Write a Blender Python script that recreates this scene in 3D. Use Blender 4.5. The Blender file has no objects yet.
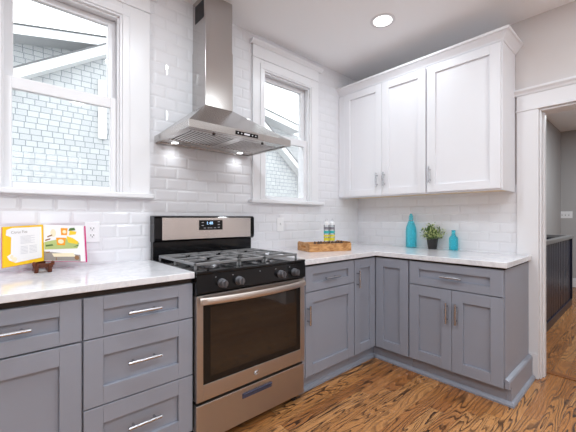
import bpy, bmesh, math, random
from mathutils import Vector, Matrix
random.seed(7)
S = bpy.context.scene
COL = S.collection
PI = math.pi

# ---------------------------------------------------------------- camera, sky, lights, exposure
CAMPOS = (-2.9944, -2.1806, 1.1927); YAW = 0.8370
cd = bpy.data.cameras.new('camera'); cam = bpy.data.objects.new('camera', cd); COL.objects.link(cam)
cam.location = CAMPOS; cam.rotation_euler = (PI/2, 0, YAW - PI/2)
cd.sensor_width = 36; cd.lens = 326.37/576*36; cd.clip_start = .02
cd.shift_x = (288-289.74)/576; cd.shift_y = (217.86-216)/576
S.camera = cam

SKY = 4.8
w = bpy.data.worlds.new('sky'); S.world = w; w.use_nodes = True
bg = w.node_tree.nodes['Background']; bg.inputs[0].default_value = (.92, .97, 1, 1); bg.inputs[1].default_value = SKY

S.view_settings.view_transform = 'Standard'; S.view_settings.look = 'None'
S.view_settings.gamma = 1; S.view_settings.use_curve_mapping = False
S.view_settings.exposure = -0.27
S.cycles.max_bounces = 10; S.cycles.diffuse_bounces = 6; S.cycles.glossy_bounces = 4
S.cycles.transmission_bounces = 6; S.cycles.transparent_max_bounces = 10
S.cycles.use_denoising = True
S.cycles.sample_clamp_indirect = 6
S.cycles.caustics_reflective = False; S.cycles.caustics_refractive = False

LAMP_W = 18.0
LAMP_COL = (.875, .95, 1)
DOWNLIGHTS = [(-.79, -.80), (-2.15, -1.15), (-3.6, -.95), (-.85, -2.35), (-2.2, -2.75), (-3.7, -2.6), (-1.3, -3.9), (-3.3, -3.9)]  # only the first is in view; the others are added to light the room

# ---------------------------------------------------------------- colours and materials
def lin(r, g, b):
    f = lambda c: (c/255/12.92) if c/255 <= .04045 else ((c/255+.055)/1.055)**2.4
    return (f(r), f(g), f(b), 1)

def mat(name, col, rough=.5, metal=0, spec=.5, coat=0, **kw):
    m = bpy.data.materials.new(name); m.use_nodes = True
    b = m.node_tree.nodes['Principled BSDF']
    b.inputs['Base Color'].default_value = col
    b.inputs['Roughness'].default_value = rough
    b.inputs['Metallic'].default_value = metal
    b.inputs['Specular IOR Level'].default_value = spec
    b.inputs['Coat Weight'].default_value = coat
    if 'emit' in kw:
        b.inputs['Emission Color'].default_value = kw['emit']; b.inputs['Emission Strength'].default_value = kw.get('es', 1)
    return m

class NT:
    """small helper to write node graphs"""
    def __init__(s, m): s.t = m.node_tree; s.b = s.t.nodes.get('Principled BSDF')
    def n(s, typ, **kw):
        x = s.t.nodes.new(typ)
        for k, v in kw.items(): setattr(x, k, v)
        return x
    def l(s, a, b): s.t.links.new(a, b)
    def put(s, inp, v):
        if isinstance(v, bpy.types.NodeSocket): s.l(v, inp)
        elif v is not None: inp.default_value = v
    def m(s, op, a, b=None, c=None, clamp=False):
        x = s.n('ShaderNodeMath', operation=op); x.use_clamp = clamp
        s.put(x.inputs[0], a); s.put(x.inputs[1], b)
        if c is not None: s.put(x.inputs[2], c)
        return x.outputs[0]
    def mix(s, f, a, b):
        x = s.n('ShaderNodeMix', data_type='RGBA')
        s.put(x.inputs[0], f); s.put(x.inputs[6], a); s.put(x.inputs[7], b)
        return x.outputs[2]
    def pos(s):
        g = s.n('ShaderNodeNewGeometry'); x = s.n('ShaderNodeSeparateXYZ'); s.l(g.outputs['Position'], x.inputs[0])
        return g.outputs['Position'], x.outputs[0], x.outputs[1], x.outputs[2]
    def comb(s, a, b, c):
        x = s.n('ShaderNodeCombineXYZ'); s.put(x.inputs[0], a); s.put(x.inputs[1], b); s.put(x.inputs[2], c); return x.outputs[0]
    def noise(s, v, scale, detail=3, rough=.5, dist=0):
        x = s.n('ShaderNodeTexNoise'); s.l(v, x.inputs['Vector']); x.inputs['Scale'].default_value = scale
        x.inputs['Detail'].default_value = detail; x.inputs['Roughness'].default_value = rough; x.inputs['Distortion'].default_value = dist
        return x.outputs['Fac']
    def ramp(s, f, stops):
        x = s.n('ShaderNodeValToRGB'); s.l(f, x.inputs[0]); e = x.color_ramp.elements
        while len(e) < len(stops): e.new(.5)
        for q, (p, c) in zip(e, stops): q.position = p; q.color = c
        return x.outputs[0]
    def mr(s, v, a, b, c=0, d=1):
        x = s.n('ShaderNodeMapRange'); s.put(x.inputs[0], v)
        for i, k in enumerate((a, b, c, d)): x.inputs[1+i].default_value = k
        return x.outputs[0]
    def bump(s, h, dist, strength=1.0):
        x = s.n('ShaderNodeBump'); s.l(h, x.inputs['Height']); x.inputs['Distance'].default_value = dist; x.inputs['Strength'].default_value = strength
        s.l(x.outputs[0], s.b.inputs['Normal']); return x

def tile_mat(name, axis, u0):
    m = mat(name, lin(236, 235, 238), .12, spec=.5); t = NT(m)
    P, x, y, z = t.pos(); u = x if axis == 'x' else y
    V = t.m('DIVIDE', t.m('SUBTRACT', z, .9225), .0765)
    row = t.m('FLOOR', V)
    off = t.m('MULTIPLY', t.m('FLOORED_MODULO', row, 2.0), .5)
    U = t.m('ADD', t.m('DIVIDE', t.m('SUBTRACT', u, u0), .152), off)
    fu, fv = t.m('FRACT', U), t.m('FRACT', V)
    du = t.m('MULTIPLY', t.m('MINIMUM', fu, t.m('SUBTRACT', 1.0, fu)), .152)
    dv = t.m('MULTIPLY', t.m('MINIMUM', fv, t.m('SUBTRACT', 1.0, fv)), .0765)
    d = t.m('MINIMUM', du, dv)
    h = t.mr(d, .0008, .0125)
    wob = t.noise(P, 9, 2)
    hh = t.m('ADD', h, t.m('MULTIPLY', wob, .10))
    t.bump(hh, .0032, .7)
    g = t.mr(d, .0006, .0014)
    t.l(t.mix(g, lin(214, 213, 217), lin(226, 226, 230)), t.b.inputs['Base Color'])
    t.l(t.mr(g, 0, 1, .6, .12), t.b.inputs['Roughness'])
    return m

def shingle_mat():
    m = mat('painted_shingles', lin(150, 155, 163), .8, spec=.1); t = NT(m)
    P, x, y, z = t.pos()
    V = t.m('DIVIDE', z, .107); row = t.m('FLOOR', V); fv = t.m('FRACT', V)
    wn = t.n('ShaderNodeTexWhiteNoise', noise_dimensions='1D'); t.l(row, wn.inputs['W'])
    U = t.m('ADD', t.m('DIVIDE', x, .165), t.m('MULTIPLY', wn.outputs[0], 3.0)); fu = t.m('FRACT', U)
    cell = t.n('ShaderNodeTexWhiteNoise', noise_dimensions='2D'); t.l(t.comb(t.m('FLOOR', U), row, 0.0), cell.inputs['Vector'])
    dv = t.m('MULTIPLY', fv, .107); du = t.m('MULTIPLY', t.m('MINIMUM', fu, t.m('SUBTRACT', 1.0, fu)), .165)
    line = t.m('MINIMUM', t.mr(dv, .006, .016), t.mr(du, .003, .008))
    base = t.mix(cell.outputs[0], lin(160, 162, 164), lin(169, 171, 172))
    t.l(t.mix(line, lin(108, 113, 119), base), t.b.inputs['Base Color'])
    return m

def floor_mat():
    m = mat('oak_floor', lin(180, 120, 70), .3, spec=.4); t = NT(m)
    P, x, y, z = t.pos()
    W = .083
    r = t.m('DIVIDE', y, W); row = t.m('FLOOR', r); fy = t.m('FRACT', r)
    wn = t.n('ShaderNodeTexWhiteNoise', noise_dimensions='1D'); t.l(row, wn.inputs['W'])
    L = t.m('DIVIDE', t.m('ADD', x, t.m('MULTIPLY', wn.outputs[0], 7.0)), 1.15)
    seg = t.m('FLOOR', L); fx = t.m('FRACT', L)
    c = t.n('ShaderNodeTexWhiteNoise', noise_dimensions='2D'); t.l(t.comb(seg, row, 0.0), c.inputs['Vector'])
    rnd = c.outputs[0]
    c2 = t.n('ShaderNodeTexWhiteNoise', noise_dimensions='2D'); t.l(t.comb(row, seg, 3.0), c2.inputs['Vector'])
    # cathedral grain: contour lines of a smooth field stretched along the board
    v = t.comb(t.m('ADD', t.m('MULTIPLY', x, .95), t.m('MULTIPLY', rnd, 31.0)), t.m('ADD', t.m('MULTIPLY', y, t.m('ADD', 7.0, t.m('MULTIPLY', c2.outputs[0], 7.0))), t.m('MULTIPLY', c2.outputs[0], 17.0)), 0.0)
    fld = t.noise(v, 1.0, 2, .45, .25)
    wig = t.noise(t.comb(t.m('MULTIPLY', x, 30.0), t.m('MULTIPLY', y, 45.0), rnd), 1.0, 2)
    ph = t.m('ADD', t.m('MULTIPLY', fld, t.m('ADD', 14.0, t.m('MULTIPLY', rnd, 9.0))), t.m('MULTIPLY', wig, .30))
    fr = t.m('FRACT', ph)
    dark = t.m('MULTIPLY', t.mr(fr, .5, .86), t.mr(fr, 1.0, .97))
    fib = t.noise(t.comb(t.m('MULTIPLY', x, 14.0), t.m('MULTIPLY', y, 330.0), rnd), 1.0, 3, .6)
    base = t.ramp(rnd, [(0, lin(154, 100, 57)), (.35, lin(182, 126, 77)), (.7, lin(200, 147, 95)), (1, lin(168, 111, 62))])
    base = t.mix(t.mr(fib, .35, .75, 0, .45), base, lin(150, 92, 46))
    amp = t.mr(t.noise(t.comb(t.m('MULTIPLY', x, 1.3), t.m('MULTIPLY', y, 5.0), c2.outputs[0]), 1.0, 2), .3, .6, .85, 1.0)
    amp = t.m('MULTIPLY', amp, t.mr(c2.outputs[0], .0, .4, .45, 1.0))
    col = t.mix(t.m('MULTIPLY', t.m('MULTIPLY', dark, .97), amp), base, lin(40, 19, 7))
    dy = t.m('MULTIPLY', t.m('MINIMUM', fy, t.m('SUBTRACT', 1.0, fy)), W)
    dx = t.m('MULTIPLY', t.m('MINIMUM', fx, t.m('SUBTRACT', 1.0, fx)), 1.15)
    e = t.mr(t.m('MINIMUM', dy, dx), .0003, .0013)
    t.l(t.mix(t.m('SUBTRACT', 1.0, e), col, lin(82, 46, 22)), t.b.inputs['Base Color'])
    t.l(t.mr(dark, 0, 1, .26, .42), t.b.inputs['Roughness'])
    t.bump(t.m('ADD', e, t.m('MULTIPLY', fib, .15)), .0006, .5)
    return m

def marble_mat():
    m = mat('white_quartz', lin(226, 226, 229), .1, spec=.5); t = NT(m)
    P, x, y, z = t.pos()
    n1 = t.noise(P, 5.0, 6, .62, 1.4)
    vein = t.mr(t.m('ABSOLUTE', t.m('SUBTRACT', n1, .5)), .0, .045)
    n2 = t.noise(P, 22, 5, .7, .6)
    base = t.mix(t.mr(n2, .35, .7), lin(232, 232, 235), lin(220, 220, 225))
    t.l(t.mix(t.m('MULTIPLY', t.m('SUBTRACT', 1.0, vein), .26), base, lin(176, 178, 186)), t.b.inputs['Base Color'])
    return m

def brushed(name, col, rough, scale, axis=2):
    m = mat(name, col, rough, 1.0); t = NT(m)
    P, x, y, z = t.pos(); k = [90.0*scale]*3; k[axis] = 1.2
    n = t.noise(t.comb(t.m('MULTIPLY', x, k[0]), t.m('MULTIPLY', y, k[1]), t.m('MULTIPLY', z, k[2])), 1.0, 2)
    t.l(t.mr(n, .3, .7, rough*.97, rough*1.03), t.b.inputs['Roughness'])
    return m

def wood(name, c1, c2, axis='x', scale=1.0, rough=.45):
    m = mat(name, c1, rough, spec=.3); t = NT(m)
    tc = t.n('ShaderNodeTexCoord'); sp = t.n('ShaderNodeSeparateXYZ'); t.l(tc.outputs['Object'], sp.inputs[0])
    k = {'x': (6, 60, 60), 'y': (60, 6, 60), 'z': (60, 60, 6)}[axis]
    n = t.noise(t.comb(*[t.m('MULTIPLY', sp.outputs[i], k[i]*scale) for i in range(3)]), 1.0, 4, .6, .6)
    t.l(t.mix(t.mr(n, .38, .62), c1, c2), t.b.inputs['Base Color'])
    return m

def glass_mat(name, tint, gloss=.9, body=0.0, bodycol=None):
    m = bpy.data.materials.new(name); m.use_nodes = True; T = m.node_tree; T.nodes.clear()
    o = T.nodes.new('ShaderNodeOutputMaterial'); tr = T.nodes.new('ShaderNodeBsdfTransparent'); tr.inputs[0].default_value = tint
    gl = T.nodes.new('ShaderNodeBsdfGlossy'); gl.inputs['Roughness'].default_value = .02
    fr = T.nodes.new('ShaderNodeFresnel'); fr.inputs[0].default_value = 1.45
    mu = T.nodes.new('ShaderNodeMath'); mu.operation = 'MULTIPLY'; mu.inputs[1].default_value = gloss; T.links.new(fr.outputs[0], mu.inputs[0])
    src = tr.outputs[0]
    if body:
        tl = T.nodes.new('ShaderNodeBsdfDiffuse'); tl.inputs[0].default_value = bodycol
        m1 = T.nodes.new('ShaderNodeMixShader'); m1.inputs[0].default_value = body
        T.links.new(src, m1.inputs[1]); T.links.new(tl.outputs[0], m1.inputs[2]); src = m1.outputs[0]
    mx = T.nodes.new('ShaderNodeMixShader'); T.links.new(mu.outputs[0], mx.inputs[0])
    T.links.new(src, mx.inputs[1]); T.links.new(gl.outputs[0], mx.inputs[2]); T.links.new(mx.outputs[0], o.inputs[0])
    return m

M = dict(
    tileA=tile_mat('bevelled_tile_window_wall', 'x', -1.993), tileB=tile_mat('bevelled_tile_cabinet_wall', 'y', 0.0),
    wall=mat('wall_paint', lin(214, 209, 208), .6, spec=.2), ceil=mat('ceiling_paint', lin(248, 249, 251), .7, spec=.15),
    hall=mat('hall_paint', lin(176, 174, 174), .6, spec=.2),
    trim=mat('white_trim_paint', lin(229, 229, 232), .32, spec=.4), white=mat('white_cabinet_paint', lin(231, 231, 235), .35, spec=.4),
    maple=mat('maple_underside', lin(226, 205, 172), .5), grey=mat('grey_cabinet_paint', lin(143, 147, 159), .38, spec=.4),
    floor=floor_mat(), quartz=marble_mat(), steel=brushed('brushed_steel', (.53, .51, .495, 1), .23, 2, 0),
    steelv=brushed('chimney_steel', (.53, .505, .49, 1), .22, 2, 2), rangesteel=brushed('range_steel', (.50, .455, .425, 1), .40, 2, 0),
    handlesteel=mat('satin_handle_steel', (.62, .56, .52, 1), .44, 1), strip=mat('shade_dark_plywood', lin(58, 50, 46), .7, spec=.2), fasciasteel=brushed('fascia_steel', (.82, .77, .74, 1), .26, 2, 2), nickel=mat('brushed_nickel', (.52, .53, .56, 1), .27, 1), black=mat('black_enamel', (.006, .006, .007, 1), .09, spec=.4),  # strip: brown plywood, also darkened for the shade under the counters
    dark=mat('dark_plastic', (.02, .02, .022, 1), .4), gap=mat('shadow_black', (.01, .01, .01, 1), .8, spec=.1),
    iron=mat('cast_iron_grate', (.19, .19, .195, 1), .28, spec=.8), burner=mat('burner_cap', (.015, .015, .015, 1), .45),
    oglass=mat('oven_glass', (.012, .010, .009, 1), .05, spec=.75), frit=mat('oven_glass_border', (.008, .008, .008, 1), .2, spec=.35),
    knob=mat('knob_grey', (.16, .16, .175, 1), .3, .6), slot=mat('blue_grey_plastic', lin(62, 66, 88), .35),
    pane=glass_mat('window_glass', (.98, .985, .985, 1), .4), shingle=shingle_mat(), extwhite=mat('outside_white_paint', lin(205, 206, 207), .6),
    roof=mat('roof_shingle', lin(90, 90, 92), .9), ground=mat('ground_gravel', lin(150, 150, 148), .9),
    lamp=mat('lamp_lens', (1, 1, 1, 1), .5, emit=(1, .97, .93, 1), es=9.0), led=mat('hood_led', (1, 1, 1, 1), .4, emit=(.95, .98, 1, 1), es=6.0),
    digit=mat('lit_digits', (.3, .5, .8, 1), .5, emit=(.45, .72, 1, 1), es=1.6), icon=mat('printed_icon', lin(200, 200, 205), .5),
    plate=mat('white_plastic', lin(238, 238, 240), .3), navy=mat('navy_paint', lin(24, 29, 50), .32), railcap=mat('grey_rail', lin(116, 114, 114), .35),
    tray=wood('tray_wood', lin(204, 156, 104), lin(160, 108, 62), 'x'), walnut=wood('easel_wood', lin(112, 56, 30), lin(72, 32, 16), 'x', 2),
    teal=glass_mat('teal_glass', (.50, .95, 1, 1), .5, .10, (.05, .8, 1, 1)), clear=glass_mat('clear_glass', (.96, .98, .98, 1), .9, .04, (.9, .9, .9, 1)),
    pot=mat('charcoal_pot', lin(48, 46, 48), .55), soil=mat('soil', lin(50, 38, 30), .9), leaf=mat('leaf_green', lin(84, 116, 58), .5), leafl=mat('leaf_pale', lin(196, 206, 140), .5),
    stem=mat('stem_green', lin(96, 112, 60), .6), yellow=mat('yellow_ink', lin(246, 196, 20), .4), paper=mat('page_paper', lin(238, 236, 238), .5),
    ink=mat('grey_ink', lin(196, 196, 204), .6), magenta=mat('magenta_cover', lin(196, 24, 112), .35), orange=mat('orange_juice_ink', lin(244, 158, 30), .4),
    green=mat('green_board_ink', lin(176, 190, 120), .5), brownink=mat('brown_ink', lin(140, 100, 66), .5), cream=mat('cream_ink', lin(238, 226, 196), .5), greyink=mat('slate_ink', lin(150, 142, 138), .5),
    banana=mat('banana_ink', lin(240, 202, 50), .4), lemon=mat('yellow_stripe', lin(232, 222, 60), .35), aqua=mat('teal_stripe', lin(60, 178, 178), .35), slate=mat('grey_stripe', lin(128, 124, 134), .35),
    capw=mat('white_stopper', lin(236, 236, 238), .3), pod=mat('brown_pod', lin(78, 52, 38), .6), bark=mat('bark', lin(96, 88, 84), .9), thresh=wood('oak_threshold', lin(150, 94, 48), lin(110, 64, 30), 'y'),
)

# ---------------------------------------------------------------- mesh helpers
class MB:
    def __init__(s): s.bm = bmesh.new(); s.mi = 0; s.T = None
    def add(s, vs, fs):
        V = [s.bm.verts.new(s.T @ Vector(v) if s.T else Vector(v)) for v in vs]
        for f in fs:
            try: q = s.bm.faces.new([V[i] for i in f]); q.material_index = s.mi
            except ValueError: pass
        return s
    def box(s, x0, x1, y0, y1, z0, z1):
        x0, x1 = sorted((x0, x1)); y0, y1 = sorted((y0, y1)); z0, z1 = sorted((z0, z1))
        return s.add([(x0,y0,z0),(x1,y0,z0),(x1,y1,z0),(x0,y1,z0),(x0,y0,z1),(x1,y0,z1),(x1,y1,z1),(x0,y1,z1)],
                     [(0,3,2,1),(4,5,6,7),(0,1,5,4),(1,2,6,5),(2,3,7,6),(3,0,4,7)])
    def prism(s, poly, axis, a, b):
        """poly of 2-D points swept along an axis from a to b"""
        def P(p, t): return {'x': (t, p[0], p[1]), 'y': (p[0], t, p[1]), 'z': (p[0], p[1], t)}[axis]
        n = len(poly)
        return s.add([P(p, a) for p in poly] + [P(p, b) for p in poly],
                     [tuple(range(n))[::-1], tuple(range(n, 2*n))] + [(i, (i+1) % n, n+(i+1) % n, n+i) for i in range(n)])
    def loft(s, rings, closed=True, caps=True):
        n = len(rings[0]); vs = [p for r in rings for p in r]; fs = []
        for k in range(len(rings)-1):
            for i in range(n if closed else n-1):
                j = (i+1) % n
                fs.append((k*n+i, k*n+j, (k+1)*n+j, (k+1)*n+i))
        if caps and closed: fs += [tuple(range(n))[::-1], tuple(range((len(rings)-1)*n, len(rings)*n))]
        return s.add(vs, fs)
    def tube(s, pts, r, seg=10, ry=None):
        pts = [Vector(p) for p in pts]; rings = []
        for i, p in enumerate(pts):
            d = (pts[min(i+1, len(pts)-1)] - pts[max(i-1, 0)]).normalized()
            up = Vector((0, 0, 1)) if abs(d.z) < .9 else Vector((1, 0, 0))
            a = d.cross(up).normalized(); b = a.cross(d).normalized()
            rr = r[i] if isinstance(r, (list, tuple)) else r
            rings.append([tuple(p + a*math.cos(t)*rr + b*math.sin(t)*(ry or rr)) for t in [2*PI*k/seg for k in range(seg)]])
        return s.loft(rings)
    def lathe(s, prof, c, seg=24, axis='z'):
        rings = []
        for r, h in prof:
            ring = []
            for k in range(seg):
                t = 2*PI*k/seg; a, b = r*math.cos(t), r*math.sin(t)
                ring.append({'z': (c[0]+a, c[1]+b, c[2]+h), 'y': (c[0]+a, c[1]+h, c[2]+b), 'x': (c[0]+h, c[1]+a, c[2]+b)}[axis])
            rings.append(ring)
        return s.loft(rings)

def empty(name, loc):
    o = bpy.data.objects.new(name, None); o.location = loc; o.empty_display_size = .1; COL.objects.link(o); return o

def origin(o):
    v = Vector((0, 0, 0))
    while o: v += o.location; o = o.parent
    return v

def obj(name, mb, ms, parent=None, bevel=0, smooth=False, at=None, label=None):
    """link mb as ONE mesh; world coordinates in mb, the origin goes to the parent's origin (or to at)"""
    bm = mb.bm
    bmesh.ops.recalc_face_normals(bm, faces=bm.faces)
    org = origin(parent) if parent else Vector(at or (0, 0, 0))
    for v in bm.verts: v.co -= org
    me = bpy.data.meshes.new(name); bm.to_mesh(me); bm.free()
    for m in (ms if isinstance(ms, (list, tuple)) else [ms]): me.materials.append(m)
    o = bpy.data.objects.new(name, me); COL.objects.link(o)
    if parent: o.parent = parent
    else: o.location = org
    if smooth:
        for p in me.polygons: p.use_smooth = True
        try: me.set_sharp_from_angle(angle=math.radians(38))
        except Exception: pass
    if bevel:
        b = o.modifiers.new('edge', 'BEVEL'); b.width = bevel; b.segments = 2; b.limit_method = 'ANGLE'; b.angle_limit = math.radians(40)
    if label: o['label'] = label
    return o

def tag(o, label, cat, group=None, kind=None):
    o['label'] = label; o['category'] = cat
    if group: o['group'] = group
    if kind: o['kind'] = kind
    return o

def struct(o): o['kind'] = 'structure'; return o

def text_mesh(txt, size, origin_pt, xdir, ydir, depth=.0006):
    """letters as a bmesh lying in the plane of xdir, ydir"""
    cu = bpy.data.curves.new('letters', 'FONT'); cu.body = txt; cu.size = size; cu.align_x = 'CENTER'; cu.align_y = 'CENTER'; cu.resolution_u = 2
    t = bpy.data.objects.new('letters', cu); COL.objects.link(t)
    dg = bpy.context.evaluated_depsgraph_get(); dg.update()
    me = bpy.data.meshes.new_from_object(t.evaluated_get(dg))
    bpy.data.objects.remove(t); bpy.data.curves.remove(cu)
    xd, yd = Vector(xdir).normalized(), Vector(ydir).normalized(); nd = xd.cross(yd)
    mb = MB(); mb.bm.from_mesh(me); bpy.data.meshes.remove(me)
    for v in mb.bm.verts: v.co = Vector(origin_pt) + xd*v.co.x + yd*v.co.y + nd*depth
    return mb

# ---------------------------------------------------------------- the room
H = 2.704
W1 = (-2.985, -2.42); W2 = (-1.335, -.77); WZ = (1.335, 2.43)
mb = MB()
for a, b in ((-5.1, W1[0]), (W1[1], W2[0]), (W2[1], 0.0)): mb.box(a, b, 0, .16, 0, H)
for a, b in (W1, W2): mb.box(a, b, 0, .16, 0, WZ[0]); mb.box(a, b, 0, .16, WZ[1], H)
struct(obj('wall_left', mb, M['tileA']))
DY0, DY1, DZ = -1.635, -2.52, 1.985          # door opening in the right wall
mb = MB(); mb.box(0, .13, .16, DY0+.0125, 0, H); mb.box(0, .13, DY1-.0125, -4.75, 0, H); mb.box(0, .13, DY0+.0125, DY1-.0125, DZ+.02, H)
struct(obj('wall_right', mb, M['wall']))
mb = MB(); mb.box(-.008, 0, 0, -1.488, .9, 1.45); struct(obj('wall_right_backsplash', mb, M['tileB']))
mb = MB(); RW = (-3.3, -1.8)                    # rear wall; its wide window is unseen, added to let daylight in
mb.box(-5.1, RW[0], -4.75, -4.6, 0, H); mb.box(RW[1], 0, -4.75, -4.6, 0, H); mb.box(*RW, -4.75, -4.6, 0, .75); mb.box(*RW, -4.75, -4.6, 2.35, H)
struct(obj('wall_rear', mb, M['wall']))
mb = MB(); mb.box(-5.1, -5, -4.6, 0, 0, H); struct(obj('wall_near', mb, M['wall']))
mb = MB(); mb.box(-5.1, .13, -4.75, .16, H, H+.1); struct(obj('ceiling', mb, M['ceil']))
mb = MB(); mb.box(-5.1, 4.5, -4.75, .16, -.1, 0); struct(obj('floor', mb, M['floor']))
mb = MB(); mb.box(.13, 4.5, -4.75, .16, H, H+.1); struct(obj('ceiling_hall', mb, M['ceil']))
mb = MB(); mb.box(4.4, 4.5, -4.75, -1.11, 0, H); struct(obj('wall_hall_far', mb, M['hall']))
mb = MB(); mb.box(.13, 4.5, -1.11, -1.0, 0, H); struct(obj('wall_hall_left', mb, M['hall']))
mb = MB(); mb.box(.13, 4.4, -4.75, -4.65, 0, H); struct(obj('wall_hall_right', mb, M['hall']))
mb = MB(); mb.box(4.382, 4.4, -4.65, -1.11, 0, .14); mb.box(4.386, 4.4, -4.65, -1.11, .14, .155); struct(obj('baseboard_hall', mb, M['trim'], bevel=.003))
mb = MB(); mb.box(.15, .21, DY0, DY1, 0, .006); tag(obj('threshold_strip', mb, M['thresh'], bevel=.002, at=(.18, -2, 0)), 'oak strip across the floor in the doorway', 'threshold')

def window(name, W, cl, cr, sl, sr, wall_y=0):
    """double-hung window: casing outer edges cl, cr; stool ends sl, sr"""
    e = empty(name, ((W[0]+W[1])/2, 0, WZ[0])); e['kind'] = 'structure'
    mb = MB()
    for a, b in ((cl, W[0]), (W[1], cr)): mb.box(a, b, -.02, 0, 1.345, 2.505)
    mb.box(W[0], W[1], -.02, 0, WZ[1], 2.505)
    for a, b in ((W[0]-.04, W[0]), (W[1], W[1]+.04)): mb.box(a, b, -.027, -.02, 1.345, 2.43)
    mb.box(W[0]-.04, W[1]+.04, -.027, -.02, WZ[1], 2.47)
    obj('casing', mb, M['trim'], e, bevel=.003)
    mb = MB(); mb.box(cl-.004, cr+.004, -.027, 0, 2.505, 2.515); mb.box(cl, cr, -.022, 0, 2.515, 2.605)
    mb.prism([(0, 2.605), (-.026, 2.605), (-.034, 2.615), (-.052, 2.628), (-.052, 2.642), (0, 2.642)], 'x', cl-.022, cr+.045)
    obj('head_board', mb, M['trim'], e, bevel=.002)
    mb = MB()
    for a, b in ((W[0], W[0]+.012), (W[1]-.012, W[1])): mb.box(a, b, -.02, .15, WZ[0], WZ[1])
    mb.box(W[0]+.012, W[1]-.012, -.02, .15, WZ[1]-.012, WZ[1])
    for a, b in ((W[0]+.012, W[0]+.022), (W[1]-.022, W[1]-.012)): mb.box(a, b, .0, .022, WZ[0]+.01, WZ[1]-.012)
    mb.box(W[0]+.022, W[1]-.022, .0, .022, WZ[1]-.022, WZ[1]-.012)
    obj('jamb', mb, M['trim'], e, bevel=.0015)
    mb = MB(); mb.box(sl, sr, -.055, 0, 1.316, 1.345); mb.box(W[0]+.001, W[1]-.001, -.02, .16, 1.316, 1.345)
    obj('window_sill', mb, M['trim'], e, bevel=.006)
    a, b = W[0]+.014, W[1]-.014
    def sash(nm, y0, y1, z0, z1, st, rb, rt):
        mb = MB(); mb.box(a, a+st, y0, y1, z0, z1); mb.box(b-st, b, y0, y1, z0, z1)
        mb.box(a+st, b-st, y0, y1, z0, z0+rb); mb.box(a+st, b-st, y0, y1, z1-rt, z1)
        s = obj(nm, mb, M['trim'], e, bevel=.003)
        ym = (y0+y1)/2; mb = MB(); mb.box(a+st-.004, b-st+.004, ym-.002, ym+.002, z0+rb-.004, z1-rt+.004)
        obj('pane', mb, M['pane'], s)
        return s
    lo = sash('lower_sash', .024, .058, 1.347, 1.925, .040, .033, .062)
    up = sash('upper_sash', .062, .096, 1.885, 2.415, .046, .052, .035)
    return e
window('window_1', W1, -3.15, -2.256, -3.175, -2.236)
window('window_2', W2, -1.447, -.672, -1.478, -.618)

# unseen window behind the camera, added for daylight and reflections
e = empty('added_window_3', (-2.55, -4.6, .75)); e['kind'] = 'structure'
mb = MB(); mb.box(RW[0]-.1, RW[1]+.1, -4.6, -4.58, .63, .75); mb.box(RW[0]-.1, RW[1]+.1, -4.6, -4.58, 2.35, 2.5)
for x in (RW[0]-.1, RW[1]): mb.box(x, x+.1, -4.6, -4.58, .75, 2.35)
for x in (RW[0], -2.57, RW[1]-.04): mb.box(x, x+.04, -4.68, -4.63, .75, 2.35)
mb.box(*RW, -4.68, -4.63, .75, .8); mb.box(*RW, -4.68, -4.63, 2.3, 2.35); mb.box(*RW, -4.675, -4.635, 1.55, 1.6)
obj('casing', mb, M['trim'], e, bevel=.003)
mb = MB(); mb.box(*RW, -4.657, -4.653, .75, 2.35); obj('pane', mb, M['pane'], e)

# doorway
e = empty('door_1', (0, -2.07, 0)); e['kind'] = 'structure'
for nm, y0, y1 in (('left', -1.486, -1.622), ('right', DY1+.013-.0, DY1-.125)):
    mb = MB(); mb.box(-.02, 0, y0, y1, 0, 2.0); obj('casing', mb, M['trim'], e, bevel=.002)
    mb = MB(); mb.box(-.026, -.02, y0, y1, 0, .187); obj('plinth', mb, M['trim'], e, bevel=.003)
mb = MB(); mb.box(-.027, 0, -1.478, DY1-.133, 2.0, 2.011); mb.box(-.022, 0, -1.486, DY1-.125, 2.011, 2.12)
mb.prism([(0, 2.12), (-.028, 2.12), (-.034, 2.135), (-.05, 2.15), (-.05, 2.166), (0, 2.166)], 'y', -1.466, DY1-.15)
obj('head_board', mb, M['trim'], e, bevel=.002)
mb = MB(); mb.box(0, .15, DY0+.012, DY0, 0, DZ); mb.box(0, .15, DY1, DY1-.012, 0, DZ); mb.box(0, .15, DY0+.012, DY1-.012, DZ, DZ+.015)
obj('jamb', mb, M['trim'], e, bevel=.002)
mb = MB(); mb.box(.05, .1, DY0-.012, DY0-.0001, 0, DZ-.0002); obj('door_stop', mb, M['trim'], e, bevel=.002)
mb = MB(); mb.box(.1, .103, DY0-.004, DY0-.0001, 1.18, 1.26); obj('strike_plate', mb, M['nickel'], e)

# ---------------------------------------------------------------- outdoors
mb = MB(); mb.box(-14, 12, .2, 20, -1.0, -.9); struct(obj('ground', mb, M['ground']))
house = tag(empty('neighbour_house', (.3, 5.25, -.9)), 'pale shingled house with white gable trim outside the windows', 'house')
zl = lambda x: 3.712+.643*(x+2.764)
zr = lambda x: 3.226-.80*(x-3.353)
AX, AZ = .29, 5.676
poly = [(-7, -.9), (4.4, -.9), (4.4, zr(4.4)-.1), (AX, AZ-.12), (-7, zl(-7)-.1)]
mb = MB(); mb.prism(poly, 'y', 5.25, 5.4); obj('gable_wall', mb, M['shingle'], house)
mb = MB(); mb.prism([(-7, zl(-7)), (AX, AZ), (4.6, zr(4.6)), (4.6, zr(4.6)-.17), (AX, AZ-.19), (-7, zl(-7)-.17)], 'y', 5.0, 5.25); obj('rake_board', mb, M['extwhite'], house)
ul = lambda x: 4.807+.208*(x+2.758)
ur = lambda x: 4.534-.162*(x-3.253)
UX = -.865; UZ = 5.2
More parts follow.
